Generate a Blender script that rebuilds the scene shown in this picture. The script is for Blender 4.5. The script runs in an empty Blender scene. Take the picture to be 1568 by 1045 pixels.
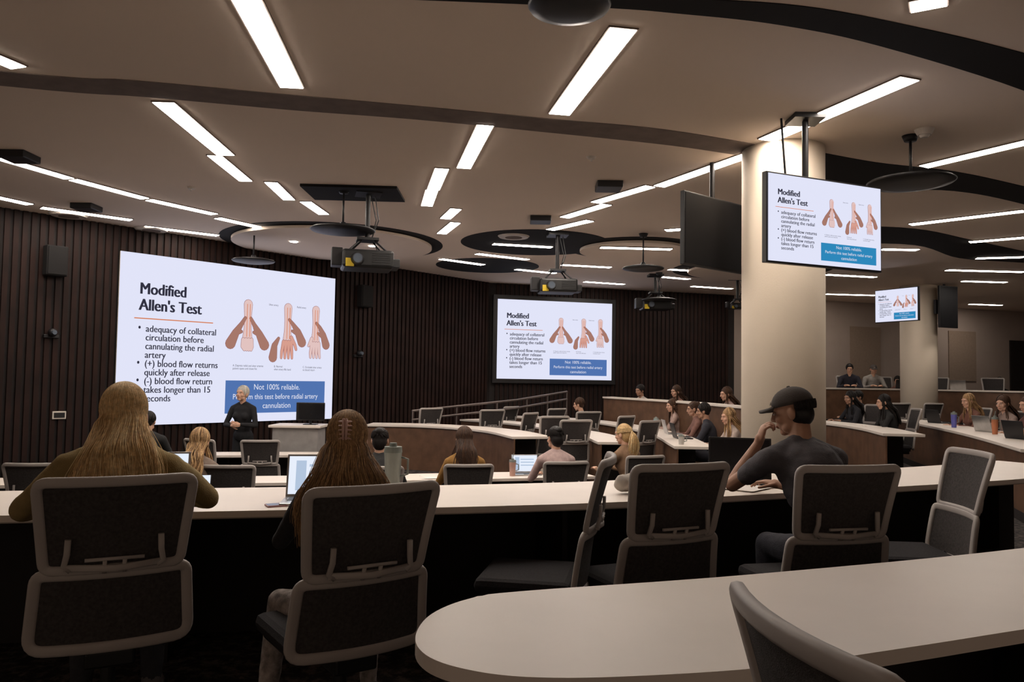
import bpy, bmesh, math, random
from mathutils import Matrix, Vector, Euler, noise
random.seed(7)
V=Vector
scene=bpy.context.scene
COL=scene.collection
try: scene.view_settings.view_transform='Standard'
except Exception: pass

# ---------------------------------------------------------------- materials
MATS={}
def mat(name,col,rough=.6,metal=0.,var=.12,scale=8.,bump=0.,bscale=60.,spec=.4):
    if name in MATS: return MATS[name]
    m=bpy.data.materials.new(name); m.use_nodes=True; nt=m.node_tree; b=nt.nodes['Principled BSDF']
    tc=nt.nodes.new('ShaderNodeTexCoord'); n=nt.nodes.new('ShaderNodeTexNoise')
    n.inputs['Scale'].default_value=scale; n.inputs['Detail'].default_value=4
    nt.links.new(tc.outputs['Object'],n.inputs['Vector'])
    r=nt.nodes.new('ShaderNodeValToRGB')
    lo=[max(0,c*(1-var)) for c in col]; hi=[min(1,c*(1+var)) for c in col]
    r.color_ramp.elements[0].position=.3; r.color_ramp.elements[1].position=.7
    r.color_ramp.elements[0].color=(*lo,1); r.color_ramp.elements[1].color=(*hi,1)
    nt.links.new(n.outputs['Fac'],r.inputs['Fac']); nt.links.new(r.outputs['Color'],b.inputs['Base Color'])
    b.inputs['Roughness'].default_value=rough; b.inputs['Metallic'].default_value=metal
    b.inputs['Specular IOR Level'].default_value=spec
    if bump>0:
        n2=nt.nodes.new('ShaderNodeTexNoise'); n2.inputs['Scale'].default_value=bscale
        nt.links.new(tc.outputs['Object'],n2.inputs['Vector'])
        bp=nt.nodes.new('ShaderNodeBump'); bp.inputs['Strength'].default_value=bump; bp.inputs['Distance'].default_value=.01
        nt.links.new(n2.outputs['Fac'],bp.inputs['Height']); nt.links.new(bp.outputs['Normal'],b.inputs['Normal'])
    MATS[name]=m; return m
def emat(name,col,st=1.):
    if name in MATS: return MATS[name]
    m=bpy.data.materials.new(name); m.use_nodes=True; nt=m.node_tree
    for n in list(nt.nodes): nt.nodes.remove(n)
    e=nt.nodes.new('ShaderNodeEmission'); o=nt.nodes.new('ShaderNodeOutputMaterial')
    e.inputs['Color'].default_value=(*col,1); e.inputs['Strength'].default_value=st
    nt.links.new(e.outputs[0],o.inputs[0]); MATS[name]=m; return m

M_desk=mat('desk_laminate',(.78,.70,.63),.42,var=.03,scale=3)
M_deskedge=mat('desk_edge',(.42,.36,.31),.5,var=.05)
M_dark=mat('dark_panel',(.012,.008,.007),.7,var=.2)
M_wood=mat('wood_front',(.12,.062,.035),.5,var=.25,scale=6)
M_ceil=mat('ceiling_paint',(.78,.65,.54),.9,var=.02,scale=.8)
M_black=mat('plenum_black',(.006,.005,.005),.9)
M_groove=mat('ceiling_reveal',(.18,.14,.12),.9)
M_slat=mat('slat_wood',(.018,.0075,.0055),.65,var=.35,scale=3,spec=.2)
M_wallg=mat('wall_paint',(.36,.29,.25),.85,var=.04,scale=2)
M_wallp=mat('acoustic_panel',(.27,.20,.15),.95,var=.06,scale=20)
M_column=mat('column_paint',(.70,.60,.48),.8,var=.03,scale=2,bump=.1,bscale=90)
M_frame=mat('chair_frame_plastic',(.42,.38,.355),.5,var=.05)
M_mesh=mat('chair_mesh',(.055,.048,.046),.85,var=.3,scale=90,bump=.5,bscale=400)
M_seat=mat('chair_seat_fabric',(.02,.018,.02),.95,var=.3,scale=120,bump=.3,bscale=300)
M_metal=mat('dark_metal',(.03,.03,.03),.4,metal=.6)
M_alu=mat('aluminium',(.5,.5,.5),.3,metal=.9)
M_plast=mat('black_plastic',(.012,.011,.012),.45)
M_white=mat('white_plastic',(.6,.54,.48),.5)
M_rail=mat('rail_metal',(.16,.13,.12),.4,metal=.5)

# ---------------------------------------------------------------- mesh helpers
def obj(name,bm,mats,parent=None,smooth=False):
    me=bpy.data.meshes.new(name); bmesh.ops.recalc_face_normals(bm,faces=bm.faces[:]); bm.to_mesh(me); bm.free()
    if not isinstance(mats,(list,tuple)): mats=[mats]
    for m in mats: me.materials.append(m)
    if smooth:
        for p in me.polygons: p.use_smooth=True
    o=bpy.data.objects.new(name,me); COL.objects.link(o)
    if parent: o.parent=parent
    return o
def empty(name,loc=(0,0,0),yaw=0.,sc=1.):
    e=bpy.data.objects.new(name,None); e.location=loc; e.rotation_euler=(0,0,yaw); e.scale=(sc,)*3
    e.empty_display_size=.1; COL.objects.link(e); return e
def setmi(vs,mi):
    for f in set(f for v in vs for f in v.link_faces): f.material_index=mi
def box(bm,c,s,mi=0,rot=None,bev=0.):
    m=Matrix.Translation(V(c))@(rot.to_4x4() if rot else Matrix.Identity(4))@Matrix.Diagonal((s[0],s[1],s[2],1))
    vs=bmesh.ops.create_cube(bm,size=1,matrix=m)['verts']; setmi(vs,mi)
    if bev>0:
        es=list(set(e for v in vs for e in v.link_edges))
        r=bmesh.ops.bevel(bm,geom=es,offset=bev,segments=2,affect='EDGES',profile=.5)
        for f in r['faces']: f.material_index=mi
def ell(bm,c,r,mi=0,rot=None,seg=16):
    m=Matrix.Translation(V(c))@(rot.to_4x4() if rot else Matrix.Identity(4))@Matrix.Diagonal((r[0],r[1],r[2],1))
    vs=bmesh.ops.create_uvsphere(bm,u_segments=seg,v_segments=max(6,seg*2//3),radius=1,matrix=m)['verts']; setmi(vs,mi)
def cone(bm,p0,p1,r0,r1,mi=0,seg=16,caps=True):
    p0=V(p0);p1=V(p1);d=p1-p0
    if d.length<1e-6: return
    m=Matrix.Translation((p0+p1)/2)@d.to_track_quat('Z','Y').to_matrix().to_4x4()
    vs=bmesh.ops.create_cone(bm,cap_ends=caps,segments=seg,radius1=r0,radius2=r1,depth=d.length,matrix=m)['verts']; setmi(vs,mi)
def cap(bm,p0,p1,r0,r1,mi=0,seg=14):
    cone(bm,p0,p1,r0,r1,mi,seg); ell(bm,p0,(r0,)*3,mi,None,seg); ell(bm,p1,(r1,)*3,mi,None,seg)
def chain(bm,pts,rs,mi=0,seg=12):
    for i in range(len(pts)-1): cap(bm,pts[i],pts[i+1],rs[i],rs[i+1],mi,seg)
def sweep(bm,pts,w,d,closed=False,up=V((0,1,0)),mi=0,seg=10):
    n=len(pts); rings=[]
    for i in range(n):
        a=pts[(i-1)%n] if (closed or i>0) else pts[i]; b=pts[(i+1)%n] if (closed or i<n-1) else pts[i]
        t=(b-a).normalized(); s=up.cross(t).normalized(); u=t.cross(s).normalized()
        ring=[]
        for k in range(seg):
            an=2*math.pi*k/seg; c,sn=math.cos(an),math.sin(an)
            c=math.copysign(abs(c)**.6,c); sn=math.copysign(abs(sn)**.6,sn)
            ring.append(bm.verts.new(pts[i]+s*c*w+u*sn*d))
        rings.append(ring)
    for i in range(n if closed else n-1):
        A=rings[i];B=rings[(i+1)%n]
        for k in range(seg):
            f=bm.faces.new((A[k],A[(k+1)%seg],B[(k+1)%seg],B[k])); f.material_index=mi; f.smooth=True
    if not closed:
        for r in (rings[0],rings[-1]):
            f=bm.faces.new(r); f.material_index=mi
def prism(bm,pts,z0,z1,mi=0,mi_side=None):
    lo=[bm.verts.new((p[0],p[1],z0)) for p in pts]; hi=[bm.verts.new((p[0],p[1],z1)) for p in pts]
    f=bm.faces.new(hi); f.material_index=mi
    f2=bm.faces.new(lo[::-1]); f2.material_index=mi
    n=len(pts)
    for i in range(n):
        q=bm.faces.new((lo[i],lo[(i+1)%n],hi[(i+1)%n],hi[i])); q.material_index=mi if mi_side is None else mi_side
def smooth_line(pts,n=8,closed=False):
    P=[V((*p[:2],0)) for p in pts]; out=[]; N=len(P)
    rng=range(N) if closed else range(N-1)
    for i in rng:
        if closed: p0,p1,p2,p3=P[(i-1)%N],P[i],P[(i+1)%N],P[(i+2)%N]
        else:
            p1,p2=P[i],P[i+1]; p0=P[i-1] if i>0 else p1*2-p2; p3=P[i+2] if i+2<N else p2*2-p1
        for k in range(n):
            t=k/n
            out.append(.5*((2*p1)+(p2-p0)*t+(2*p0-5*p1+4*p2-p3)*t*t+(3*p1-p0-3*p2+p3)*t**3))
    if not closed: out.append(P[-1].copy())
    return out
def offset(line,d):
    out=[]
    for i,p in enumerate(line):
        a=line[max(i-1,0)];b=line[min(i+1,len(line)-1)]; t=(b-a).normalized()
        out.append(p+V((-t.y,t.x,0))*d)
    return out
def band(bm,A,B,z0,z1,mi=0):
    n=len(A); q=[]
    for i in range(n):
        q.append([bm.verts.new((A[i].x,A[i].y,z0)),bm.verts.new((B[i].x,B[i].y,z0)),bm.verts.new((B[i].x,B[i].y,z1)),bm.verts.new((A[i].x,A[i].y,z1))])
    for i in range(n-1):
        for k in range(4):
            f=bm.faces.new((q[i][k],q[i][(k+1)%4],q[i+1][(k+1)%4],q[i+1][k])); f.material_index=mi
    bm.faces.new(q[0]).material_index=mi; bm.faces.new(q[-1][::-1]).material_index=mi

# ---------------------------------------------------------------- room
ZC=3.55
def floor_mat():
    m=bpy.data.materials.new('carpet'); m.use_nodes=True; nt=m.node_tree; b=nt.nodes['Principled BSDF']
    tc=nt.nodes.new('ShaderNodeTexCoord'); n=nt.nodes.new('ShaderNodeTexNoise'); n.inputs['Scale'].default_value=14; n.inputs['Detail'].default_value=8; n.inputs['Roughness'].default_value=.75
    nt.links.new(tc.outputs['Object'],n.inputs['Vector']); r=nt.nodes.new('ShaderNodeValToRGB')
    e=r.color_ramp.elements; e[0].position=.47; e[0].color=(.006,.005,.005,1); e[1].position=.6; e[1].color=(.10,.08,.07,1)
    nt.links.new(n.outputs['Fac'],r.inputs['Fac']); nt.links.new(r.outputs['Color'],b.inputs['Base Color']); b.inputs['Roughness'].default_value=1
    return m
M_carpet=floor_mat()
bm=bmesh.new(); box(bm,(1,9,-.55),(31,32,.1)); obj('floor',bm,M_carpet)
edge=smooth_line([(-12.5,2.6),(-6,3.75),(-2.63,4.45),(-.31,5.0),(.58,5.4),(3.04,6.55),(4.9,7.9)],6)
bm=bmesh.new(); prism(bm,[(-12.5,-4)]+[(p.x,p.y) for p in edge]+[(3.75,9.4),(3.55,11.3),(3.1,13.95),(2.2,16.6),(2.2,18.8),(15.2,22.9),(15.2,-4)],-.5,0); obj('floor_tier',bm,M_carpet)
bm=bmesh.new(); prism(bm,[(-2.3,15.9),(-2.6,14.7),(-2.5,13.4),(-.9,12.75),(-.05,10.9),(1.1,10.0),(3.7,9.45),(3.5,11.3),(3.05,13.95),(2.15,16.6),(2.15,18.7),(-.3,18.1)],-.5,-.2); obj('floor_riser',bm,M_carpet)
bm=bmesh.new(); prism(bm,[(7.2,18.3),(9.3,18.6),(11.3,16.6),(15.2,15.0),(15.2,23.1),(7.2,20.2)],0,.55); obj('floor_riser.001',bm,M_carpet)
bm=bmesh.new(); box(bm,(1,9.7,ZC+.1),(31,30,.2)); obj('ceiling',bm,M_ceil)

def wall(name,a,b,z0,z1,m,th=.15):
    a=V((*a,0));b=V((*b,0));t=(b-a).normalized();n=V((-t.y,t.x,0))*th
    bm=bmesh.new(); prism(bm,[a,b,b+n,a+n],z0,z1); return obj(name,bm,m)
def slats(name,a,b,z0,z1,skip=None):
    a=V((*a,0));b=V((*b,0));L=(b-a).length;t=(b-a).normalized();n=V((t.y,-t.x,0))
    rot=Matrix.Rotation(math.atan2(t.y,t.x),3,'Z'); bm=bmesh.new(); k=int(L/.11)
    for i in range(k):
        c=a+t*(.055+i*.11)+n*.018
        box(bm,(c.x,c.y,(z0+z1)/2),(.065,.036,z1-z0),0,rot)
    return obj(name,bm,M_slat)
WL0,WL1=(-13.4,2.88),(-.50,18.18)
wall('wall_left',WL0,WL1,-.5,ZC,M_dark); slats('trim_slats_left',WL0,WL1,-.5,ZC-.001)
wall('wall_front',(-.50,18.18),(5.57,19.95),-.5,ZC,M_dark); slats('trim_slats_front',(-.40,18.21),(5.5,19.93),-.2,ZC-.001)
wall('wall_back_right',(5.57,19.95),(15.3,23.3),-.5,ZC,M_wallg)
wall('wall_right',(15.3,23.3),(15.3,-4),-.5,ZC,M_wallg)
def panel(name,a,t,s0,s1,z0,z1,m,off=.03):
    a=V((*a,0));n=V((t.y,-t.x,0)); bm=bmesh.new()
    prism(bm,[a+t*s0,a+t*s1,a+t*s1+n*off,a+t*s0+n*off],z0,z1); return obj(name,bm,m)
tR=V((9.73,3.35,0)).normalized()
for s0,s1 in((1.0,2.3),(3.6,4.6),(5.6,6.6),(7.0,8.0)): panel('acoustic_wall_panel',(5.57,19.95),tR,s0,s1,1.5,2.9,M_wallp)
panel('door_1',(5.57,19.95),tR,9.3,10.2,.55,2.7,M_dark,.05)
panel('baseboard_right',(5.57,19.95),tR,0.1,9.2,.55,.67,M_dark,.02)

def ceilband(name,A,B,m,z=.006,n=6):
    a=smooth_line(A,n);b=smooth_line(B,n); bm=bmesh.new(); band(bm,a,b,ZC-z,ZC+.02); return obj(name,bm,m)
ceilband('trim_1',[(-8,4.6),(-3.77,5.72),(-2.88,5.86),(-1.88,6.09),(-.79,6.33),(.33,6.60),(1.31,6.83),(2.51,7.35)],[(-8,4.85),(-3.96,6.01),(-2.94,6.21),(-1.83,6.47),(-.83,6.66),(.35,6.97),(1.46,7.29),(2.29,7.63)],M_groove)
ceilband('trim_2',[(-2,4.3),(.32,4.38),(.92,4.44),(1.66,4.52),(2.42,4.76),(3.32,5.12),(5,5.9)],[(-2,4.45),(.30,4.56),(1.0,4.64),(1.63,4.77),(2.36,5.05),(3.75,5.78),(5.3,6.8)],M_black)
ceilband('trim_3',[(2.51,7.25),(3.54,7.74),(4.47,8.03),(5.55,8.59),(8,10)],[(2.74,8.33),(3.98,8.80),(4.93,8.84),(6.09,9.43),(8.3,10.9)],M_black)
ceilband('trim_4',[(4.31,10.91),(5.59,11.04),(6.89,11.86),(8.24,12.77)],[(4.85,12.29),(6.25,12.33),(7.63,13.53),(8.98,13.92)],M_black)
def disc(name,c,r,z0,z1,m,seg=64,r2=None):
    bm=bmesh.new(); r2=r if r2 is None else r2
    cone(bm,(c[0],c[1],z0),(c[0],c[1],z1),r,r2,0,seg); return obj(name,bm,m)
disc('ceiling_void',(-2.95,13.0),1.78,ZC-.006,ZC+.02,M_black); disc('ceiling_cloud',(-2.95,13.0),1.6,ZC-.06,ZC-.02,M_ceil)
disc('ceiling_void',(.35,12.75),1.2,ZC-.007,ZC+.02,M_black)
disc('ceiling_void',(2.0,13.1),1.1,ZC-.008,ZC+.02,M_black); disc('ceiling_cloud',(2.0,13.1),.9,ZC-.06,ZC-.02,M_ceil)
disc('ceiling_void',(-.5,15.4),1.0,ZC-.006,ZC+.02,M_black)
disc('ceiling_void',(4.6,15.3),1.5,ZC-.008,ZC+.02,M_black); disc('ceiling_cloud',(4.6,15.3),1.2,ZC-.06,ZC-.02,M_ceil)

M_light=emat('light_diffuser',(1.,.89,.79),35.)
LT=[(-153,400,-170,594),(66,484,36,645),(280,557,226,706),(-284,632,-288,783),(-300,786,-303,888),(-276,893,-280,981),(-262,991,-257,1066),(-26,677,-53,818),(-76,822,-94,915),(-96,918,-111,1003),(-75,1019,-94,1083),(-82,1110,-109,1197),(225,750,162,882),(152,883,100,969),(115,979,68,1062),(104,1081,53,1152),(490,640,408,785),
(632,978,539,1073),(745,1154,691,1198),(-529,809,-503,890),(-501,895,-462,987),(-460,994,-409,1078),(-414,1104,-363,1193),(-665,960,-634,1033),(-630,1053,-547,1129),(-551,1178,-466,1245),(-385,480,-358,563),(243,441,227,450),(857,1329,790,1350),(818,1493,969,1503),(593,1274,651,1275),(220,1143,244,1131),(-33,1283,63,1306),(-64,1387,26,1446),(139,1261,253,1269),(135,1382,230,1402),(92,1505,188,1530),(-133,1455,-58,1522),(6,1578,86,1627),(159,1760,251,1797),(304,1544,422,1577),(284,1644,374,1687),(410,1813,510,1851),(625,1582,735,1609),(761,1928,886,1939),(936,1648,1030,1658),(1217,2110,1310,2130)]
for i,(a,b,c,d) in enumerate(LT):
    p=V((a/100,b/100,0));q=V((c/100,d/100,0));t=(q-p).normalized();n=V((-t.y,t.x,0)); w=.085 if i<4 else .07
    zz=ZC-(.065 if i in(34,) else .0)
    bm=bmesh.new(); prism(bm,[p+n*w,p-n*w,q-n*w,q+n*w],zz-.014,ZC+.02,1)
    w2=w+.012; prism(bm,[p+n*w2-t*.01,p-n*w2-t*.01,q-n*w2+t*.01,q+n*w2+t*.01],zz-.010,ZC+.03,0)
    obj('linear_ceiling_light',bm,[M_groove,M_light])

def vent(c,w,l,rot):
    bm=bmesh.new(); R=Matrix.Rotation(rot,3,'Z'); box(bm,(c[0],c[1],ZC-.03),(w,l,.08),0,R,.01)
    obj('ceiling_projector_mount_box',bm,M_plast)
for c in((-5.0,7.93),(-5.61,10.36),(1.05,8.77),(.36,10.69)): vent(c,.28,.3,0)
for c in((-6.2,11.0),(-5.5,12.0),(0.,12.1),(4.2,10.9)):
    bm=bmesh.new(); cone(bm,(*c,ZC-.03),(*c,ZC+.01),.22,.26,0,32); cone(bm,(*c,ZC-.035),(*c,ZC-.02),.13,.13,1,32); obj('ceiling_speaker',bm,[M_white,M_groove])
bm=bmesh.new(); cone(bm,(3.5,6.72,ZC-.05),(3.5,6.72,ZC+.01),.055,.085,0,32); cone(bm,(3.5,6.72,ZC-.07),(3.5,6.72,ZC-.04),.03,.05,0,24); obj('smoke_detector',bm,M_white)
for c in((-3.8,9.27),(.75,7.72)):
    bm=bmesh.new(); cone(bm,(*c,ZC-.02),(*c,ZC),.035,.05,0,24); cone(bm,(*c,ZC-.045),(*c,ZC-.02),.01,.01,0,12); obj('fire_sprinkler',bm,M_white)
for c in((-3.5,12.6),(-2.3,12.9)):
    bm=bmesh.new(); cone(bm,(*c,ZC-.068),(*c,ZC-.05),.06,.06,0,24); obj('recessed_downlight',bm,M_light)

def pendant_speaker(x,y,z,r):
    bm=bmesh.new()
    prof=[(0,.05),(.3,.045),(.7,.03),(.95,.012),(1,0),(.95,-.015),(.6,-.035),(0,-.045)]
    seg=48; rings=[]
    for pr,pz in prof:
        if pr==0: rings.append([bm.verts.new((x,y,z+pz))]);continue
        rings.append([bm.verts.new((x+r*pr*math.cos(2*math.pi*k/seg),y+r*pr*math.sin(2*math.pi*k/seg),z+pz)) for k in range(seg)])
    for i in range(len(rings)-1):
        A,B=rings[i],rings[i+1]
        for k in range(seg):
            if len(A)==1: bm.faces.new((A[0],B[k],B[(k+1)%seg]))
            elif len(B)==1: bm.faces.new((A[k],B[0],A[(k+1)%seg]))
            else: bm.faces.new((A[k],B[k],B[(k+1)%seg],A[(k+1)%seg]))
    cone(bm,(x,y,z+.03),(x,y,ZC),.012,.012,0,12); cone(bm,(x,y,ZC-.05),(x,y,ZC),.05,.07,0,20); cone(bm,(x,y,z+.03),(x,y,z+.09),.05,.03,0,20)
    obj('pendant_disc_speaker',bm,M_plast,None,True)
pendant_speaker(-2.0,9.25,3.07,.38); pendant_speaker(-3.97,12.1,3.1,.32); pendant_speaker(1.93,11.76,3.03,.31)
pendant_speaker(.25,3.75,3.16,.2); pendant_speaker(3.47,6.9,3.14,.36); pendant_speaker(2.95,16.0,3.0,.35)

def projector(x,y,z,yaw,s=1.):
    e=empty('ceiling_projector',(x,y,z),yaw,1); bm=bmesh.new()
    box(bm,(0,0,0),(.56*s,.46*s,.20*s),0,None,.03); 
    cone(bm,(-.12*s,-.22*s,-.01),(-.12*s,-.30*s,-.01),.075*s,.06*s,1,24); cone(bm,(-.12*s,-.30*s,-.01),(-.12*s,-.305*s,-.01),.05*s,.05*s,2,24)
    for k in range(6): box(bm,(.14*s,-.232*s,-.06*s+k*.024*s),(.2*s,.01,.008),1)
    for sx in(-1,1):
        for sy in(-1,1): cone(bm,(sx*.2*s,sy*.15*s,.1*s),(sx*.06*s,sy*.06*s,.24*s),.012,.012,1,8)
    box(bm,(0,0,.24*s),(.24*s,.24*s,.03),1); box(bm,(.31*s,0,-.03),(.09*s,.3*s,.1*s),1,None,.01); box(bm,(-.33*s,.02,.03),(.12*s,.22*s,.2*s),1,None,.01)
    box(bm,(-.20*s,-.234*s,-.05*s),(.09*s,.006,.09*s),3)
    h=ZC-z; cone(bm,(0,0,.24*s),(0,0,h),.028,.028,1,16); box(bm,(0,0,h-.02),(.3,.3,.04),1)
    for k in range(2):
        pts=[V((.05*k+.03,.03,h-.02)),V((.1+.03*k,.02,h*.6)),V((.06,.05,h*.35)),V((.15,.1,.1))]
        for a,b in zip(pts[:-1],pts[1:]): cone(bm,a,b,.006,.006,1,6)
    obj('body',bm,[M_metal,M_plast,mat('lens_glass',(.1,.12,.15),.05),mat('yellow_label',(.7,.5,.03),.5)],e)
projector(-1.73,9.35,2.72,math.radians(15),1.05); projector(.66,11.87,2.75,math.radians(5),1.); projector(2.93,16.3,2.92,0,1.05)
projector(4.7,16.6,2.95,0,.6)
bm=bmesh.new(); prism(bm,[(-2.45,9.0),(-1.35,9.05),(-1.35,9.75),(-2.45,9.7)],ZC-.03,ZC+.01); obj('ceiling_access_panel',bm,M_black)

def column(x,y,r,z0):
    bm=bmesh.new(); cone(bm,(x,y,z0),(x,y,ZC),r,r,0,64); cone(bm,(x,y,z0),(x,y,z0+.1),r+.012,r+.012,1,64)
    o=obj('round_column',bm,[M_column,M_dark]); 
    for p in o.data.polygons: p.use_smooth=len(p.vertices)==4
column(2.52,7.4,.372,-.5); column(8.97,17.55,.372,0)

# ---------------------------------------------------------------- slide content
E_bg=emat('slide_background',(.78,.80,.97),.97); E_txt=emat('slide_text',(.03,.03,.05),1); E_or=emat('slide_orange',(.75,.22,.08),.9)
E_bl=emat('slide_blue',(.09,.19,.48),.9); E_bl2=emat('slide_blue_tv',(.03,.27,.55),.9); E_w=emat('slide_white',(.85,.87,1),.9)
E_sk=emat('slide_skin',(.80,.40,.32),.85); E_sk2=emat('slide_skin_tan',(.45,.22,.17),.85); E_pale=emat('slide_skin_pale',(.84,.60,.58),.9); E_ln=emat('slide_outline',(.35,.10,.10),.8)
def screen(name,p0,d,W,H,z0,bez=0.,depth=.03,blue=None,frame_mat=None):
    d=V((*d,0)).normalized(); yaw=math.atan2(d.y,d.x)
    e=empty(name,(p0[0],p0[1],z0),yaw)
    bm=bmesh.new(); box(bm,(W/2,depth/2+.004,H/2),(W+2*bez,depth,H+2*bez),0,None,.004 if bez else 0); obj('housing',bm,frame_mat or M_plast,e)
    def poly(pts,m,lay):
        bm=bmesh.new(); vs=[bm.verts.new((x*W,-.001-.0012*lay,(1-y)*H)) for x,y in pts]; bm.faces.new(vs); obj('graphic',bm,m,e)
    def rect(x0,y0,x1,y1,m,lay): poly([(x0,y0),(x1,y0),(x1,y1),(x0,y1)],m,lay)
    def text(s,x,y,size,m,align='LEFT',sx=.8,lay=3):
        c=bpy.data.curves.new('text','FONT'); c.body=s; c.size=size*H; c.align_x=align; c.resolution_u=3
        o=bpy.data.objects.new('text',c); COL.objects.link(o); c.materials.append(m); o.parent=e
        o.scale=(sx*W/H/1.5,1,1)
        o.rotation_euler=(math.pi/2,0,0); o.location=(x*W,-.001-.0012*lay,(1-y)*H)
    rect(0,0,1,1,E_bg,0)
    for dx in(0,.0022,.0044):
        text("Modified",.075+dx,.235,.096,E_txt,sx=.84); text("Allen's Test",.075+dx,.33,.096,E_txt,sx=.84)
    rect(.06,.375,.385,.381,E_or,1)
    y=.455
    for i,s in enumerate(["adequacy of collateral","circulation before","cannulating the radial","artery","(+) blood flow returns","quickly after release","(-) blood flow return","takes longer than 15","seconds"]):
        text(s,.105,y,.056,E_txt,sx=.90); text(s,.1063,y,.056,E_txt,sx=.90)
        if i in(0,4,6): text("•",.075,y,.07,E_txt)
        y+=.051
    asp=W/H
    def stroke(pts,ws,m,lay,grow=0.):
        bm=bmesh.new(); P=[V((x*W,0,(1-y)*H)) for x,y in pts]; R=[w*H+grow*H for w in ws]
        for i in range(len(P)-1):
            a,b=P[i],P[i+1]; t=(b-a).normalized(); n=V((t.z,0,-t.x)); yy=-.001-.0012*lay
            vs=[a+n*R[i],b+n*R[i+1],b-n*R[i+1],a-n*R[i]]
            bm.faces.new([bm.verts.new((v.x,yy,v.z)) for v in vs])
        for p,r in zip(P,R):
            bm.faces.new([bm.verts.new((p.x+r*math.cos(q*math.pi/6),-.0012-.0012*lay,p.z+r*math.sin(q*math.pi/6))) for q in range(12)])
        obj('drawing',bm,m,e)
    def S(cx,cy,lst,m,lay):
        for pts,ws in lst: stroke([(cx+px/asp,cy+py) for px,py in pts],ws,E_ln,lay,.0022)
        for pts,ws in lst: stroke([(cx+px/asp,cy+py) for px,py in pts],ws,m,lay+1)
    for j,cx in enumerate((.545,.745,.895)):
        S(cx,0,[([(0,.24),(0,.33),(0,.40),(0,.46)],[.030,.024,.026,.034])],E_pale,1)
        if j==0:
            S(cx,0,[([(-.03+.020*i,.47),(-.033+.022*i,.515),(-.02+.016*i,.535)],[.012,.012,.009]) for i in range(4)],E_pale,3)
            S(cx,0,[([(.125,.50),(.085,.43),(.045,.37),(.02,.33)],[.034,.024,.013,.009]),([(.11,.46),(.05,.395)],[.02,.009]),([(.10,.44),(.045,.42)],[.016,.009])],E_sk2,5)
            S(cx,0,[([(-.12,.50),(-.085,.43),(-.045,.37),(-.02,.33)],[.034,.024,.013,.009]),([(-.10,.44),(-.045,.42)],[.014,.009])],E_sk2,5)
        elif j==1:
            S(cx,0,[([(-.03+.02*i,.47),(-.042+.026*i,.54),(-.045+.028*i,.58)],[.011,.010,.007]) for i in range(4)]+[([(.03,.44),(.06,.49),(.07,.52)],[.012,.010,.008])],E_sk,3)
            S(cx,0,[([(.115,.47),(.08,.40),(.04,.35),(.01,.32)],[.032,.024,.013,.009]),([(.09,.42),(.035,.395)],[.014,.008])],E_sk2,5)
            S(cx,0,[([(-.11,.58),(-.10,.50),(-.07,.45)],[.030,.020,.009])],E_sk2,5)
        else:
            S(cx,0,[([(-.03+.02*i,.47),(-.038+.024*i,.54),(-.038+.026*i,.57)],[.011,.010,.007]) for i in range(4)]+[([(-.03,.44),(-.055,.49)],[.012,.008])],E_pale,3)
            S(cx,0,[([(.09,.48),(.065,.41),(.035,.36),(.005,.33)],[.030,.022,.013,.009]),([(.07,.43),(.02,.40)],[.014,.008])],E_sk2,5)
        stroke([(cx-.008/asp,.24),(cx-.008/asp,.45)],[.002,.002],E_or,9); stroke([(cx+.012/asp,.24),(cx+.014/asp,.45)],[.002,.002],E_or,9)
    for x,s in((.48,"A. Depress radial and ulnar arteries\npatient opens and closes fist"),(.68,"B. Normal:\nulnar artery fills hand"),(.83,"C. Occluded ulnar artery:\nno blood return")): text(s,x,.645,.019,E_txt)
    text("Ulnar artery",.645,.235,.018,E_txt); text("Radial artery",.79,.235,.018,E_txt)
    b=blue or E_bl
    rect(.45,.735,.955,.945,b,1)
    text("Not 100% reliable.",.7,.793,.052,E_w,'CENTER',.9); text("Perform this test before radial artery",.7,.855,.049,E_w,'CENTER',.88); text("cannulation",.7,.915,.052,E_w,'CENTER',.9)
    return e
tw=V((2.53,3.0,0)).normalized(); nw=V((tw.y,-tw.x,0))
pL=V((-5.88,11.8,0)); 
screen('projection_screen',(pL+nw*.06)[:2],tw[:2],3.92,2.6,.57,0,.02,frame_mat=M_white)
tf=V((2.75,.8,0)).normalized()
pC=V((-.42,18.2,0))+V((tf.y,-tf.x,0))*.12+tf*.05
screen('wall_display',pC[:2],tf[:2],2.82,1.82,1.36,.10,.06)
screen('ceiling_hung_television',(1.95,6.06),(1.08,.47),1.18,.68,2.30,.014,.05,blue=E_bl2)
screen('ceiling_hung_television',(6.95,15.2),(.42,-.8),.88,.60,2.55,.014,.05,blue=E_bl2)
def dark_tv(a,b,z0,H,pole=True):
    a=V((*a,0));b=V((*b,0)); e=empty('switched_off_television',(a.x,a.y,z0),math.atan2(b.y-a.y,b.x-a.x)); W=(b-a).length
    bm=bmesh.new(); box(bm,(W/2,.03,H/2),(W,.05,H),0,None,.006); box(bm,(W/2,.003,H/2),(W-.03,.004,H-.03),1); box(bm,(W/2,.09,H/2),(W*.5,.08,H*.5),0,None,.01)
    box(bm,(W*.5,.14,H*.5),(.5,.06,.3),0)
    if pole: cone(bm,(W/2,.12,H*.5),(W/2,.12,ZC-z0),.025,.025,0,16)
    obj('panel',bm,[M_plast,mat('tv_panel_matte',(.006,.006,.007),.55,spec=.15)],e)
dark_tv((1.60,7.40),(2.50,8.15),2.46,.70,True); dark_tv((9.1,16.9),(9.6,17.1),2.6,.9)
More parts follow.
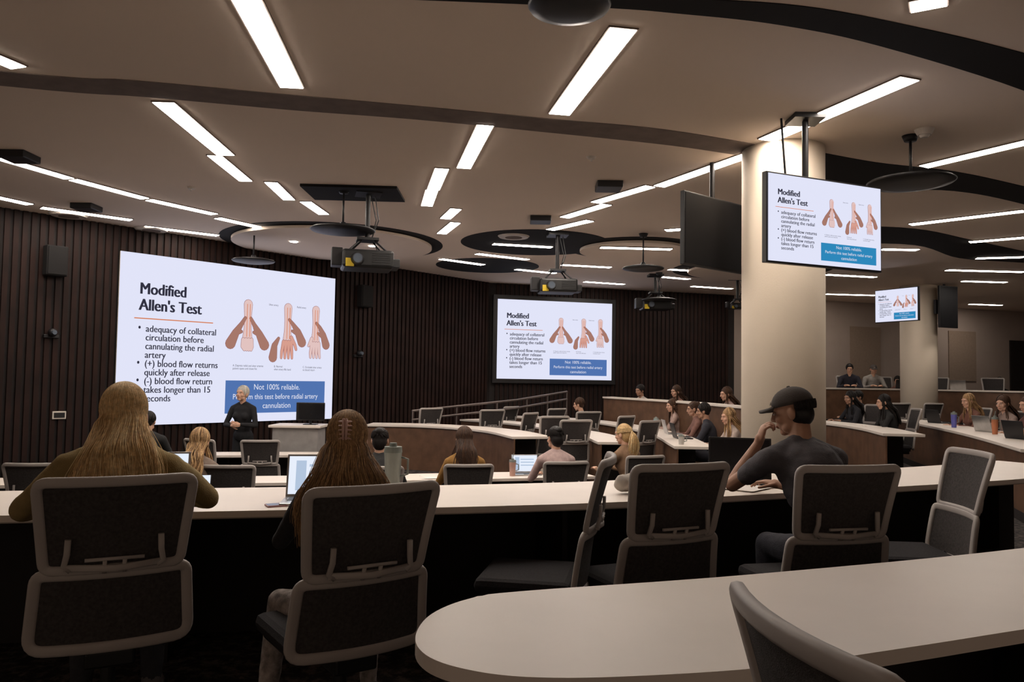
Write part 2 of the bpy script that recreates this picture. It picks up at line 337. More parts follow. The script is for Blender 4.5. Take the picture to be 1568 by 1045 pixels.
bm=bmesh.new(); cone(bm,(2.38,6.45,2.6),(2.38,6.45,ZC),.025,.025,0,16); box(bm,(2.46,6.36,2.65),(.4,.06,.3),0,Matrix.Rotation(math.atan2(.47,1.08),3,'Z')); box(bm,(2.38,6.45,ZC-.02),(.25,.25,.04),0); 
cone(bm,(2.2,6.35,2.8),(2.2,6.5,ZC),.01,.01,0,8)
obj('television_ceiling_mount',bm,M_plast)

# ---------------------------------------------------------------- desks
def curved_desk(name,pts,depth,zt,zf,front='far',fm=None,n=8,th=.035):
    near=smooth_line(pts,n); far=offset(near,depth); bm=bmesh.new()
    band(bm,near,far,zt-th+.006,zt,0); 
    i1=offset(near,.004); i2=offset(near,depth-.004); band(bm,i1,i2,zt-th,zt-th+.006,1)
    a,b=(depth-.12,depth-.10) if front=='far' else (.03,.05)
    band(bm,offset(near,a),offset(near,b),zf,zt-th,2)
    if front!='far': band(bm,offset(near,.026),offset(near,.03),zf,zf+.1,3)
    for i in range(2,len(near)-1,9):
        p=near[i];q=far[i]; d=(q-p); t=V((-d.y,d.x,0)).normalized()*.015
        A=p+d*.3;B=p+d*.84; prism(bm,[A-t,A+t,B+t,B-t],zf,zt-th,3)
    return obj(name,bm,[M_desk,M_deskedge,fm or M_dark,M_dark])
curved_desk('curved_desk',[(-5.2,2.75),(-3.6,3.12),(-2.18,3.44),(-1.02,3.70),(-.25,3.86),(.56,4.10),(1.21,4.38),(2.49,4.95),(3.47,5.42),(4.5,6.05)],.78,.74,0)
out=smooth_line([(-.22,1.94),(-.20,2.12),(-.11,2.27),(.04,2.36),(.79,2.61),(1.98,3.10),(3.3,3.80),(4.3,4.4),(4.65,3.85),(3.7,3.2),(2.4,2.52),(1.32,2.07),(.96,1.92),(.57,1.77),(.24,1.70),(.04,1.69),(-.09,1.73),(-.18,1.81)],6,True)
bm=bmesh.new(); prism(bm,out,.705,.74,0)
bmesh.ops.bevel(bm,geom=[e for e in bm.edges if abs(e.verts[0].co.z-e.verts[1].co.z)<1e-5],offset=.006,segments=2,affect='EDGES')
prism(bm,[(.25,2.26),(.75,2.43),(1.9,2.9),(4.2,4.15),(4.19,4.17),(1.89,2.93),(.74,2.46),(.24,2.29)],0,.705,1)
for x,y in((.25,1.95),(1.7,2.6),(3.2,3.3)): box(bm,(x,y,.35),(.03,.45,.7),1)
obj('rounded_end_desk',bm,[M_desk,M_dark])
curved_desk('curved_desk',[(-7.6,7.2),(-6.2,7.5),(-4.7,7.92),(-2.44,8.34),(.07,9.04),(1.0,9.35)],.6,.24,-.5)
curved_desk('curved_desk',[(-5.3,10.75),(-4.3,11.0),(-3.27,11.2),(-2.2,11.35)],.5,.24,-.5)
curved_desk('curved_desk',[(-2.44,13.5),(-1.60,13.45),(-.88,13.0),(-.35,12.3),(.02,11.2)],.6,.55,-.5,'near',M_wood)
curved_desk('curved_desk',[(-1.0,15.7),(-.1,14.7),(.53,13.4),(1.0,12.0),(1.15,10.5)],.5,.55,-.2,'near',M_wood)
curved_desk('curved_desk',[(-.2,17.2),(.9,16.7),(1.7,15.2),(2.15,12.6),(2.05,10.0)],.5,.55,-.2,'near',M_wood)
curved_desk('curved_desk',[(1.9,16.6),(2.85,13.9),(3.3,11.3)],.24,1.02,-.2,'near',M_wood)
curved_desk('curved_desk',[(4.5,14.3),(4.95,13.0),(5.0,11.6),(4.75,10.2)],.5,.74,0,'near',M_wood)
curved_desk('curved_desk',[(6.95,14.4),(6.75,13.6),(6.20,11.37),(5.66,9.6),(5.1,8.0)],.6,.74,0,'near',M_wood)
curved_desk('curved_desk',[(6.9,18.4),(9.2,18.7),(11.2,16.7),(14.5,15.0)],.6,1.27,.0,'near',M_wood)
e=empty('stair_handrail'); bm=bmesh.new()
A=[V((-1.75,14.25,.76)),V((.1,15.8,.94)),V((1.2,17.2,1.10))]
for dz in(0,-.16):
    for a,b in zip(A[:-1],A[1:]): cap(bm,a+V((0,0,dz)),b+V((0,0,dz)),.022,.022,0,10)
for k in range(6):
    t=k/5; p=A[0].lerp(A[1],t*2) if t<.5 else A[1].lerp(A[2],t*2-1); cone(bm,(p.x,p.y,-.2),p,.016,.016,0,10)
obj('rails',bm,M_rail,e)
bm=bmesh.new(); box(bm,(-3.3,12.5,.03),(.7,.5,1.06),0,None,.01); box(bm,(-3.3,12.5,.575),(.8,.6,.04),1,None,.008); obj('lectern',bm,[mat('lectern_grey',(.3,.28,.27),.6),M_desk])
for x in(-3.12,):
    bm=bmesh.new(); box(bm,(x,12.45,.80),(.44,.04,.28),0,None,.008); cone(bm,(x,12.47,.6),(x,12.47,.75),.02,.02,0,12); box(bm,(x,12.47,.6),(.2,.16,.012),0); box(bm,(x+.02,12.428,.80),(.4,.004,.24),1); obj('computer_monitor',bm,[M_plast,mat('tv_glass',(.01,.01,.012),.12)])
def wallfit(s,z,kind):
    p=pL+tw*s+nw*.05; e=empty(kind,(p.x,p.y,z),math.atan2(tw.y,tw.x)); bm=bmesh.new()
    if kind=='wall_camera':
        box(bm,(0,.0,0),(.2,.06,.05),0,None,.008); ell(bm,(0,-.06,.05),(.06,.06,.06),0); cone(bm,(0,-.1,.05),(0,-.14,.05),.035,.03,1,20); obj('body',bm,[M_plast,mat('lens_glass',(.1,.12,.15),.05)],e)
    elif kind=='wall_speaker': box(bm,(0,-.03,0),(.28,.2,.42),0,None,.015); box(bm,(0,-.135,0),(.24,.01,.38),1); obj('body',bm,[M_black,M_black],e)
    else: box(bm,(0,0,0),(.18,.02,.11),0,None,.004); box(bm,(0,-.012,0),(.14,.006,.07),1); obj('plate',bm,[M_white,M_plast],e)
wallfit(-.9,1.85,'wall_camera'); wallfit(4.5,1.75,'wall_camera'); wallfit(-.75,.75,'wall_control_plate'); wallfit(4.5,.6,'wall_control_plate'); wallfit(-.9,2.9,'wall_speaker'); wallfit(4.6,2.9,'wall_speaker')

# ---------------------------------------------------------------- chairs
def chair_mesh():
    bm=bmesh.new()
    def P(x,z):
        y=-.20-.10*(z-.45)/.5+.045*(x/.25)**2+(.02*math.sin((z-.42)/.58*math.pi))
        return V((x,y,z))
    def rl(c,r,n=5,sub=8):
        pts=[]; N=len(c)
        for i in range(N):
            p=V(c[i]);a=(V(c[i-1])-p).normalized();b=(V(c[(i+1)%N])-p).normalized()
            s=p+a*r[i];t=p+b*r[i]
            for k in range(n+1):
                u=k/n; pts.append((s*(1-u)**2+p*2*u*(1-u)+t*u*u))
            nx=V(c[(i+1)%N]);rn=r[(i+1)%N]; e2=nx+(p-nx).normalized()*rn
            for k in range(1,sub): pts.append(t.lerp(e2,k/sub))
        return pts
    up=rl([(-.238,1.0),(.238,1.0),(.208,.70),(-.208,.70)],[.035,.035,.03,.03])
    lo=rl([(-.230,.685),(.230,.685),(.248,.43),(-.248,.43)],[.03,.03,.05,.05])
    sweep(bm,[P(p.x,p.y) for p in up],.018,.013,True,mi=0)
    sweep(bm,[P(p.x,p.y) for p in lo],.020,.013,True,mi=0)
    def grid(z0,z1,w0,w1,nx=12,nz=8):
        for off,flip in((.006,0),(-.002,1)):
            g=[[bm.verts.new(P((w0+(w1-w0)*j/nz)*(2*i/nx-1),z0+(z1-z0)*j/nz)+V((0,off,0))) for i in range(nx+1)] for j in range(nz+1)]
            for j in range(nz):
                for i in range(nx):
                    f=bm.faces.new((g[j][i],g[j][i+1],g[j+1][i+1],g[j+1][i])); f.material_index=1; f.smooth=True
    grid(.705,.995,.203,.233); grid(.44,.68,.243,.225)
    for s in(-1,1):
        sweep(bm,[P(s*.14,.81)+V((0,-.02,0)),P(s*.142,.76)+V((0,-.03,0)),P(s*.15,.72)+V((0,-.03,0)),P(s*.13,.705)+V((0,-.03,0))],.010,.008,mi=0)
        sweep(bm,[P(s*.03,.69)+V((0,-.02,0)),P(s*.03,.735)+V((0,-.028,0))],.007,.006,mi=0)
        sweep(bm,[P(s*.10,.45)+V((0,.01,0)),P(s*.09,.42)+V((0,.04,0)),V((s*.06,-.10,.39))],.014,.01,mi=3)
    sweep(bm,[P(-.15,.715)+V((0,-.03,0)),P(0,.705)+V((0,-.03,0)),P(.15,.715)+V((0,-.03,0))],.012,.008,up=V((0,1,0)),mi=0)
    sweep(bm,[P(-.09,.738)+V((0,-.03,0)),P(.09,.738)+V((0,-.03,0))],.006,.006,mi=0)
    box(bm,(0,.075,.445),(.47,.43,.07),2,None,.03); box(bm,(0,.06,.405),(.42,.38,.03),3,None,.01)
    box(bm,(0,0,.37),(.16,.3,.06),3,None,.01)
    cone(bm,(0,0,.12),(0,0,.38),.028,.022,3,16); cone(bm,(0,0,.08),(0,0,.16),.045,.035,3,20)
    for k in range(5):
        a=2*math.pi*k/5+.3; d=V((math.cos(a),math.sin(a),0))
        sweep(bm,[d*.03+V((0,0,.13)),d*.16+V((0,0,.11)),d*.29+V((0,0,.08))],.02,.014,up=V((0,0,1)),mi=3)
        for s in(-1,1):
            n=V((-d.y,d.x,0)); c=d*.29+n*s*.015+V((0,0,.032)); cone(bm,c-n*.01,c+n*.01,.03,.03,3,16)
    me=bpy.data.meshes.new('office_chair'); bmesh.ops.recalc_face_normals(bm,faces=[f for f in bm.faces if f.material_index!=1]); bm.to_mesh(me); bm.free()
    for m in(M_frame,M_mesh,M_seat,M_metal): me.materials.append(m)
    return me
CH=chair_mesh()
def chair(x,y,z,yaw,sz=1.):
    o=bpy.data.objects.new('office_chair',CH); COL.objects.link(o); o.location=(x,y,z); o.rotation_euler=(0,0,math.radians(yaw)); o.scale=(sz,sz,sz); return o
chair(-1.44,2.93,0,28); chair(-.60,2.92,0,34,.985); chair(.17,3.72,0,80); chair(.62,3.64,0,24); chair(1.40,3.70,0,12); chair(2.20,4.32,0,86)
chair(.70,1.22,0,-82)
for a in[(-4.45,7.65,-.5,8),(-2.65,7.75,-.5,5),(-.45,8.15,-.5,10),(.52,8.55,-.5,14),(-3.95,10.65,-.5,-20),(-3.3,10.65,-.5,12),(-5.7,7.2,-.5,20),(-4.9,10.35,-.5,10),
    (-1.3,7.85,-.5,10),(1.45,9.35,-.5,20)]: chair(*a)
for x,y in[(-1.6,14.6),(-.45,14.3),(.1,13.2),(.55,12.2),(-.2,16.0),(.7,15.3),(1.25,14.1),(1.6,12.6),(.8,11.2),(1.75,11.3)]: chair(x,y,-.2,random.uniform(20,80))
for x,y in[(2.65,6.9),(3.3,7.2)]: chair(x+.55,y-.2,-.5,random.uniform(-20,30),1.1)
for x,y,w in[(7.3,12.8,110),(6.95,11.2,100),(6.5,9.7,100),(5.75,11.9,80),(6.05,13.7,110),(7.4,15.6,20),(8.2,15.9,20)]: chair(x,y,0,w)
for x,y in[(8.3,19.6),(9.5,20),(10.4,19.4),(11.3,18.6),(12.2,18)]: chair(x,y,.55,random.uniform(150,200))

# ---------------------------------------------------------------- people
TEX=bpy.data.textures.new('cloth_folds','CLOUDS'); TEX.noise_scale=.09
def remesh(o,vox,it=4,disp=0.):
    m=o.modifiers.new('r','REMESH'); m.mode='VOXEL'; m.voxel_size=vox; m.use_smooth_shade=True
    s=o.modifiers.new('s','SMOOTH'); s.factor=.5; s.iterations=it
    if disp:
        d=o.modifiers.new('d','DISPLACE'); d.texture=TEX; d.strength=disp; d.mid_level=.5; d.texture_coords='LOCAL'
def hand(bm,w,d,n,side,curl=.5,s=1.):
    d=V(d).normalized(); n=(V(n)-d*V(n).dot(d)).normalized(); t=d.cross(n)*side
    w=V(w); R=Matrix((t,d,n)).transposed()
    cap(bm,w,w+d*.03*s,.024*s,.026*s)
    ell(bm,w+d*.055*s,(.040*s,.052*s,.016*s),0,R,14); ell(bm,w+d*.035*s+t*.022*s+n*.006*s,(.018*s,.032*s,.015*s),0,R,12)
    for i,(off,ln,rt) in enumerate(((.028,.072,.0088),(.010,.080,.0090),(-.009,.075,.0086),(-.027,.060,.0076))):
        p=w+d*(.092-.004*abs(i-1))*s+t*off*s; ang=curl*.6; fd=(d+t*(off*2.2)).normalized()
        b0=w+d*.05*s+t*off*.8*s; cap(bm,b0,p,rt*s*1.05,rt*s*1.05,0,10)
        for k,f in enumerate((.46,.30,.24)):
            dd=fd*math.cos(ang)+n*math.sin(ang); q=p+dd*ln*f*s; cap(bm,p,q,rt*s*(1-.08*k),rt*s*(.92-.08*k),0,10); p=q; ang+=curl*.8
    p=w+d*.022*s+t*.024*s
    for k,(ln,r) in enumerate(((.034,.0125),(.030,.0105),(.024,.009))):
        dd=(t*(.85-.25*k)+d*(.55+.3*k)+n*(.25+.2*k*curl)).normalized(); q=p+dd*ln*s; cap(bm,p,q,r*s,r*.9*s,0,10); p=q
def ik(S,W,a,b,pole):
    S=V(S);W=V(W);d=W-S;L=min(d.length,(a+b)*.995);u=d.normalized();W2=S+u*L
    x=(a*a-b*b+L*L)/(2*L);h=math.sqrt(max(0,a*a-x*x)); p=V(pole); p=(p-u*p.dot(u)).normalized()
    return S+u*x+p*h, W2
SK={'light':(.62,.36,.25),'tan':(.42,.23,.15),'brown':(.22,.11,.07)}
HC={'blond':[(.70,.48,.24),(.50,.32,.14),(.85,.65,.38)],'darkblond':[(.34,.20,.095),(.16,.09,.042),(.56,.36,.18)],'brown':[(.06,.03,.018),(.04,.02,.012),(.09,.045,.025)],'black':[(.012,.009,.008),(.008,.006,.006),(.02,.015,.012)],'silver':[(.5,.47,.42),(.38,.35,.3),(.62,.6,.55)]}
def person(name,loc,yaw,shirt=(.3,.3,.3),pants=(.03,.03,.04),hair='long',hc='brown',skin='light',hyaw=0,hpitch=-10,hroll=0,lean=.1,arms=None,sc=1.,det=0,sleeve='long',stand=False,female=True,hairlen=.35,side=0.,spread=1.,legs=None,hdrop=(0,0,0),bulk=1.):
    e=empty(name,loc,math.radians(yaw),sc)
    vox=.009 if det==2 else (.012 if det==1 else .016)
    hz=.93 if stand else .57; sz=hz+.46-(lean**2)*.6; wsh=.165 if female else .19
    k=.92 if female else 1.06
    k*=bulk; wsh*=bulk**.5
    hip=V((0,-.03,hz)); ch=V((side*.6,lean*.65,hz+.30)); sh=V((side,lean,sz-.02)); nb=V((side,lean+.015,sz+.04))
    Hc=nb+V((side*.2,.035+lean*.12,.155))+V(hdrop)
    HM=Matrix.Translation(Hc)@(Matrix.Rotation(math.radians(hyaw),4,'Z')@Matrix.Rotation(math.radians(hpitch),4,'X')@Matrix.Rotation(math.radians(hroll),4,'Y'))
    sm=mat('skin_'+skin,SK[skin],.55,var=.06,scale=20); cm=mat('cloth_%.3f_%.3f_%.3f'%shirt,shirt,.9,var=.12,scale=25,bump=.3,bscale=200)
    pm=mat('cloth_%.3f_%.3f_%.3f'%pants,pants,.9,var=.15 if pants[0]<.2 else .6,scale=25,bump=.3,bscale=200)
    bm=bmesh.new()
    ell(bm,hip+V((0,0,.0)),(.165*k+.01,.125,.12)); ell(bm,hip.lerp(ch,.5)+V((0,0,.0)),(.138*k,.105,.17))
    ell(bm,ch,(.158*k,.118,.18)); ell(bm,ch.lerp(sh,.6),(.165*k,.105,.13))
    cap(bm,sh+V((-wsh+.02,0,-.015)),sh+V((wsh-.02,0,-.015)),.062*k,.062*k); 
    for s in(-1,1): cap(bm,nb+V((0,0,.01)),sh+V((s*(wsh-.03),0,.0)),.052,.052)
    if female: 
        for s in(-1,1): ell(bm,ch+V((s*.07,.085,.01)),(.06,.05,.06))
    arms=arms or {-1:(-.13,.44,.80),1:(.13,.44,.80)}
    skb=bmesh.new()
    for s in(-1,1):
        S=sh+V((s*wsh,0,-.015)); a=arms.get(s); W=V(a[:3]); pole=V(a[3]) if len(a)>3 else V((s*.8,-.3,-1))
        kk=.96 if female else 1.03
        El,W=ik(S,W,.285*kk,.25*kk,pole)
        cap(bm,S,S.lerp(El,.55),.056*k,.050*k)
        fd=(W-El).normalized(); hn=V(a[4]) if len(a)>4 else V((0,0,-1)); hd=V(a[5]) if len(a)>5 else fd
        curl=a[6] if len(a)>6 else .45
        if sleeve=='long':
            chain(bm,[S,S.lerp(El,.5),El,El.lerp(W,.5),El.lerp(W,.93)],[.056*k,.05*k,.043*k,.040*k,.033*k])
            chain(skb,[El.lerp(W,.7),W],[.024,.022])
        else:
            chain(bm,[S,S.lerp(El,.58)],[.056*k,.050*k]); chain(skb,[S.lerp(El,.4),El,El.lerp(W,.35),W],[.040*k,.035*k,.036*k,.024])
        t=hd.cross(hn)
        sd=1 if t.x*s<0 else -1
        if len(a)>7: sd=a[7]
        hand(skb,W,hd,hn,sd,curl,1.0 if not female else .93)
    o=obj('shirt',bm,cm,e); remesh(o,vox,7 if det else 3,.016 if det==2 else .008)
    o=obj('arms_and_hands',skb,sm,e); remesh(o,.0045 if det else .006,2)
    bm=bmesh.new(); shb=bmesh.new()
    for s in(-1,1):
        if stand: P3=[hip+V((s*.085,0,-.03)),V((s*.1,.015,.50)),V((s*.105,-.01,.10))]
        else: P3=[hip+V((s*.09,.02,-.035)),V((s*.12,.40,.52)),V((s*.13,.36,.10))]
        if legs and s in legs: P3=[P3[0],V(legs[s][0]),V(legs[s][1])]
        chain(bm,[P3[0],P3[0].lerp(P3[1],.5),P3[1],P3[1].lerp(P3[2],.35),P3[2]],[.088*k,.078*k,.058*k,.058*k,.042*k])
        f=P3[2]; cap(shb,f+V((0,-.02,-.055)),f+V((s*.01,.14,-.065)),.042,.034); cap(shb,f+V((0,0,.01)),f+V((0,-.01,-.05)),.042,.042)
    ell(bm,hip,(.16*k,.12,.10))
    o=obj('trousers',bm,pm,e); remesh(o,vox+.002,4,.012 if det==2 else 0)
    o=obj('shoes',shb,mat('shoe',(.1,.09,.09),.6),e); remesh(o,.012,2)
    bm=bmesh.new()
    ell(bm,(0,-.012,.022),(.075,.093,.095)); ell(bm,(0,.022,-.03),(.061,.066,.078)); ell(bm,(0,.058,-.088),(.026,.024,.022)); cap(bm,(-.035,.03,-.07),(.035,.03,-.07),.03,.03)
    cap(bm,(0,.088,.015),(0,.103,-.02),.008,.0115); cap(bm,(-.012,.094,-.026),(.012,.094,-.026),.008,.008)
    cap(bm,(-.038,.070,.032),(.038,.070,.032),.013,.013)
    for s in(-1,1):
        ell(bm,(s*.077,-.012,-.008),(.011,.02,.033),0,Matrix.Rotation(s*.25,3,'Z')); ell(bm,(s*.042,.058,-.025),(.022,.022,.022))
    cap(bm,(0,.086,-.055),(0,.084,-.058),.012,.012)
    bmesh.ops.transform(bm,matrix=HM,verts=bm.verts[:])
    kn=.94 if female else 1.06
    c0=HM@V((0,-.02,-.06)); chain(bm,[c0,nb,nb+V((0,-.01,-.06))],[.05*kn,.054*kn,.06*kn])
    o=obj('head',bm,sm,e); remesh(o,.005 if det else .007,2)
    bm=bmesh.new()
    for s in(-1,1):
        ell(bm,(s*.030,.0825,.006),(.0115,.006,.0055),0,None,12); ell(bm,(s*.030,.0872,.006),(.005,.003,.005),1,None,10)
        cap(bm,(s*.016,.086,.026),(s*.045,.076,.027),.0032,.0022,2,8)
    cap(bm,(-.020,.088,-.058),(0,.0945,-.056),.003,.0055,3,8); cap(bm,(.020,.088,-.058),(0,.0945,-.056),.003,.0055,3,8)
    bmesh.ops.transform(bm,matrix=HM,verts=bm.verts[:])
    hcols=HC[hc]
    obj('face_features',bm,[mat('eye_white',(.5,.46,.44),.3),mat('iris',(.05,.03,.02),.2),mat('hair_%s_1'%hc,hcols[1],.5,var=.2,scale=60),mat('lips_'+skin,tuple(c*f for c,f in zip(SK[skin],(.85,.5,.5))),.5)],e,True)
    hm=[mat('hair_%s_%d'%(hc,i),c,.6,var=.25,scale=60,spec=.25) for i,c in enumerate(hcols)]
    bm=bmesh.new()
    if hair!='cap':
        ell(bm,(0,-.022,.034),(.083,.098,.099)); 
        if hair!='short' : ell(bm,(0,-.05,-.02),(.074,.065,.09))
        else: ell(bm,(0,-.05,-.0),(.072,.06,.075))
    else: ell(bm,(0,-.04,-.015),(.076,.066,.07))
    if hair=='bun': ell(bm,(0,-.095,.075),(.042,.04,.04))
    bmesh.ops.transform(bm,matrix=HM,verts=bm.verts[:])
    yb=lambda z:-.135+max(0,(z-hz)/.46)*lean+.03
    if hair=='long':
        top=HM@V((0,-.05,-.04)); bot=V((top.x*.8+side*.2,yb(sz-hairlen+.15)-.0,Hc.z-.10-hairlen+.06)); mid=top.lerp(bot,.5); mid.y=min(mid.y,yb(mid.z))
        for a,b,w0,w1 in((top,mid,.078,.088*spread),(mid,bot,.088*spread,.075*spread)):
            for q in range(6):
                p=a.lerp(b,q/6); w=w0+(w1-w0)*q/6; ell(bm,p,(w,.038,.055))
    o=obj('hair_volume',bm,hm[1 if det else 0],e); remesh(o,.007 if det else .010,3)
    N={2:3200,1:260,0:110}[det]; br={2:.0011,1:.004,0:.006}[det]
    if hair in('cap',): N=N//4
    cu=bpy.data.curves.new('hair_strands','CURVE'); cu.dimensions='3D'; cu.bevel_depth=br; cu.bevel_resolution=0; cu.use_fill_caps=True
    for m in hm: cu.materials.append(m)
    rnd=random.Random(int(loc[0]*1000)*7+int(loc[1]*1000))
    for i in range(N):
        amax=2.15 if hair!='cap' else 1.4
        az=rnd.uniform(-amax,amax); rr=1.0+rnd.uniform(0,.06)
        pts=[]; e0=rnd.uniform(.9,1.5) if hair!='cap' else .1; e1=-.35 if hair!='short' else rnd.uniform(-.6,-.2)
        fall=hair=='long'
        if hair in('pony','bun'):
            front=V((math.sin(az)*.085,-math.cos(az)*.1-.01,.02+.06*rnd.random()))
            for q in range(6):
                t=q/5; p=front.lerp(V((0,-.115,.03 if hair=='pony' else .075)),t); dd=p-V((0,-.022,.03)); 
                dd=V((dd.x/.083,dd.y/.098,dd.z/.099)); L=dd.length; dd=dd/max(L,.001)*1.03; pts.append(HM@(V((0,-.022,.03))+V((dd.x*.083,dd.y*.098,dd.z*.099))))
            if hair=='pony':
                b=pts[-1]; ox=rnd.gauss(0,.02);oy=rnd.gauss(0,.012); ln=hairlen*rnd.uniform(.75,1.05)
                for q in range(1,8):
                    t=q/7; pts.append(V((b.x+ox*math.sin(t*2.6)*1.5,b.y-.035*math.sin(t*3.14)-.01+oy,b.z-ln*t)))
        else:
            n=8
            for q in range(n):
                el=e0+(e1-e0)*q/(n-1); a2=az+.05*math.sin(el*5+i)
                pts.append(HM@V((.083*rr*math.sin(a2)*math.cos(el),-.022-.098*rr*math.cos(a2)*math.cos(el),.034+.099*rr*math.sin(el))))
            if fall:
                b=pts[-1].copy(); ln=hairlen*rnd.uniform(.72,1.08); sx=(b.x-Hc.x); ph=rnd.uniform(0,6.3)
                xt=Hc.x+side*.1+sx*rnd.uniform(.75,1.25)*spread+rnd.gauss(0,.016)
                off=rnd.uniform(0,.014)
                for q in range(1,13):
                    t=q/12; z=b.z-ln*t; y=b.y; 
                    back=yb(z)-.035-off-.02*math.cos(az)
                    f=min(1,t*2.2); 
                    if abs(az)<1.75: yy=b.y*(1-f)+min(b.y,back)*f if b.y>back else b.y*(1-f*.6)+back*f*.6
                    else: yy=b.y-.01*t
                    if z<sz+.03 and abs(az)>=1.75: yy=b.y
                    pts.append(V((b.x+(xt-b.x)*math.sin(t*1.57)+.008*math.sin(ph*.3+b.x*30+t*8)*(1 if det else 1.8),yy,z)))
        sp=cu.splines.new('POLY'); sp.points.add(len(pts)-1); sp.material_index=rnd.choice((0,0,1,2))
        for j,p in enumerate(pts): sp.points[j].co=(*p,1); sp.points[j].radius=1.0 if j<len(pts)-2 else .6
    o=bpy.data.objects.new('hair_strands',cu); COL.objects.link(o); o.parent=e
    if hair=='cap':
        bm=bmesh.new(); 
        seg=32; rings=[]
        for q in range(9):
            el=math.pi/2*q/8; rings.append([bm.verts.new((.086*math.cos(el)*math.cos(2*math.pi*j/seg),-.012+.104*math.cos(el)*math.sin(2*math.pi*j/seg),.035+.092*math.sin(el)**.9)) for j in range(seg)] if q<8 else [bm.verts.new((0,-.012,.127))])
        for q in range(8):
            A,B=rings[q],rings[q+1]
            for j in range(seg):
                bm.faces.new((A[j],A[(j+1)%seg],B[(j+1)%seg],B[j]) if len(B)>1 else (A[j],A[(j+1)%seg],B[0]))
        bm.faces.new(rings[0][::-1])
        ell(bm,(0,-.012,.128),(.009,.009,.005))
        g=[]
        for q in range(13):
            a=math.pi*q/12; x=.072*math.cos(a); g.append((V((x,.062+.03*math.sin(a),.040)),V((x*1.0,.075+.085*math.sin(a)**.7,.036-.010*abs(math.cos(a))*1.5))))
        for dz in(0,.005):
            vv=[(bm.verts.new(a+V((0,0,dz))),bm.verts.new(b+V((0,0,dz)))) for a,b in g]
            for q in range(12): bm.faces.new((vv[q][0],vv[q+1][0],vv[q+1][1],vv[q][1]))
        bmesh.ops.transform(bm,matrix=HM,verts=bm.verts[:])
        o=obj('cap',bm,mat('cap_cotton',(.065,.055,.05),.9,bump=.3,bscale=200),e,True)
        so=o.modifiers.new('sol','SOLIDIFY'); so.thickness=.003
        c=bpy.data.curves.new('cap_monogram','FONT'); c.body="LA"; c.size=.036; c.align_x='CENTER'; c.extrude=.0015; c.materials.append(M_white)
        o=bpy.data.objects.new('cap_monogram',c); COL.objects.link(o); o.parent=e
        o.matrix_local=HM@Matrix.Translation((0,.0945,.055))@Matrix.Rotation(math.pi,4,'Z')@Matrix.Rotation(math.radians(72),4,'X')
    return e,HM

def student(*a,**k): return person('seated_student',*a,**k)
student((-1.47,2.98,0),20,shirt=(.27,.19,.075),hair='long',hc='blond',hairlen=.38,lean=.14,hyaw=10,hpitch=-20,det=2,spread=1.4,sc=1.01,bulk=1.12,hdrop=(0,.02,-.045),
    arms={-1:(-.24,.48,.79,(-1.2,-.2,-.7)),1:(.27,.54,.79,(1.2,-.2,-.7),(-1,0,-.3),(-.2,1,.1),.9)},pants=(.03,.03,.035))
e2,HM2=student((-.60,2.98,0),14,shirt=(.02,.018,.02),hair='long',hc='darkblond',hairlen=.37,lean=.10,hyaw=-8,hpitch=-8,det=2,pants=(.28,.24,.22),sc=.905,spread=1.8,
    arms={-1:(-.16,.46,.86),1:(.13,.46,.86)},legs={-1:((-.26,.22,.54),(-.30,.06,.20))})
bm=bmesh.new()
for s in(-1,1):
    for k in range(5): cap(bm,(s*.004,-.137+.002*k,.075-.016*k),(s*.026,-.126+.003*k,.078-.018*k),.005,.003,0,8)
    cap(bm,(s*.006,-.138,.085),(s*.006,-.132,.005),.006,.005,0,8)
bmesh.ops.transform(bm,matrix=HM2,verts=bm.verts[:]); obj('claw_clip',bm,mat('clip_pink',(.65,.42,.36),.3),e2,True)
student((1.56,3.82,0),14,shirt=(.09,.083,.092),hair='cap',hc='black',skin='tan',female=False,lean=.20,hyaw=44,hpitch=-14,det=2,sleeve='short',sc=1.01,side=-.05,
    arms={-1:(-.15,.44,1.03,(-.6,.5,-1),(.6,-.2,.3),(.25,-.2,1),1.2),1:(.08,.60,.79,(1,-.2,-1))})
student((-2.95,7.4,-.5),0,shirt=(.2,.15,.12),hair='long',hc='darkblond',lean=.15,det=0)
student((-1.30,7.9,-.5),5,shirt=(.03,.03,.03),hair='bun',hc='black',det=0,lean=.1)
student((-.45,8.2,-.5),12,shirt=(.33,.17,.045),hair='long',hc='brown',hairlen=.28,det=1,lean=.1)
student((.52,8.6,-.5),12,shirt=(.52,.38,.36),hair='bun',hc='black',det=1,lean=.1,hyaw=15)
student((1.42,9.35,-.5),40,shirt=(.25,.15,.09),hair='pony',hc='blond',det=1,lean=.08,hyaw=10)
student((-4.75,10.4,-.5),10,shirt=(.02,.02,.02),hair='short',hc='black',det=0,female=False)
student((-5.95,7.25,-.5),10,shirt=(.35,.3,.12),hair='short',hc='brown',female=False)
student((2.95,13.9,-.2),80,shirt=(.40,.28,.24),hair='long',hc='brown',sc=.93,hyaw=20)
student((2.98,12.4,-.2),85,shirt=(.2,.10,.08),hair='bun',hc='brown',sc=.93,skin='tan')
student((2.92,11.5,-.2),75,shirt=(.03,.03,.04),hair='short',hc='black',sc=.93,skin='tan',female=False)
student((3.05,10.7,-.2),95,shirt=(.4,.32,.28),hair='long',hc='darkblond',sc=.9)
student((1.45,14.2,-.2),70,shirt=(.45,.38,.34),hair='short',hc='brown',sc=.93,lean=.2)
student((2.75,16.3,0),120,shirt=(.5,.42,.38),hair='short',hc='black',skin='tan',female=False,sc=.95)
student((3.35,15.6,0),110,shirt=(.25,.14,.11),hair='long',hc='brown',sc=.95)
student((3.75,13.4,0),100,shirt=(.4,.28,.25),hair='long',hc='brown',sc=.95)
student((4.05,12.9,0),95,shirt=(.03,.03,.03),hair='short',hc='black',sc=.93,female=False)
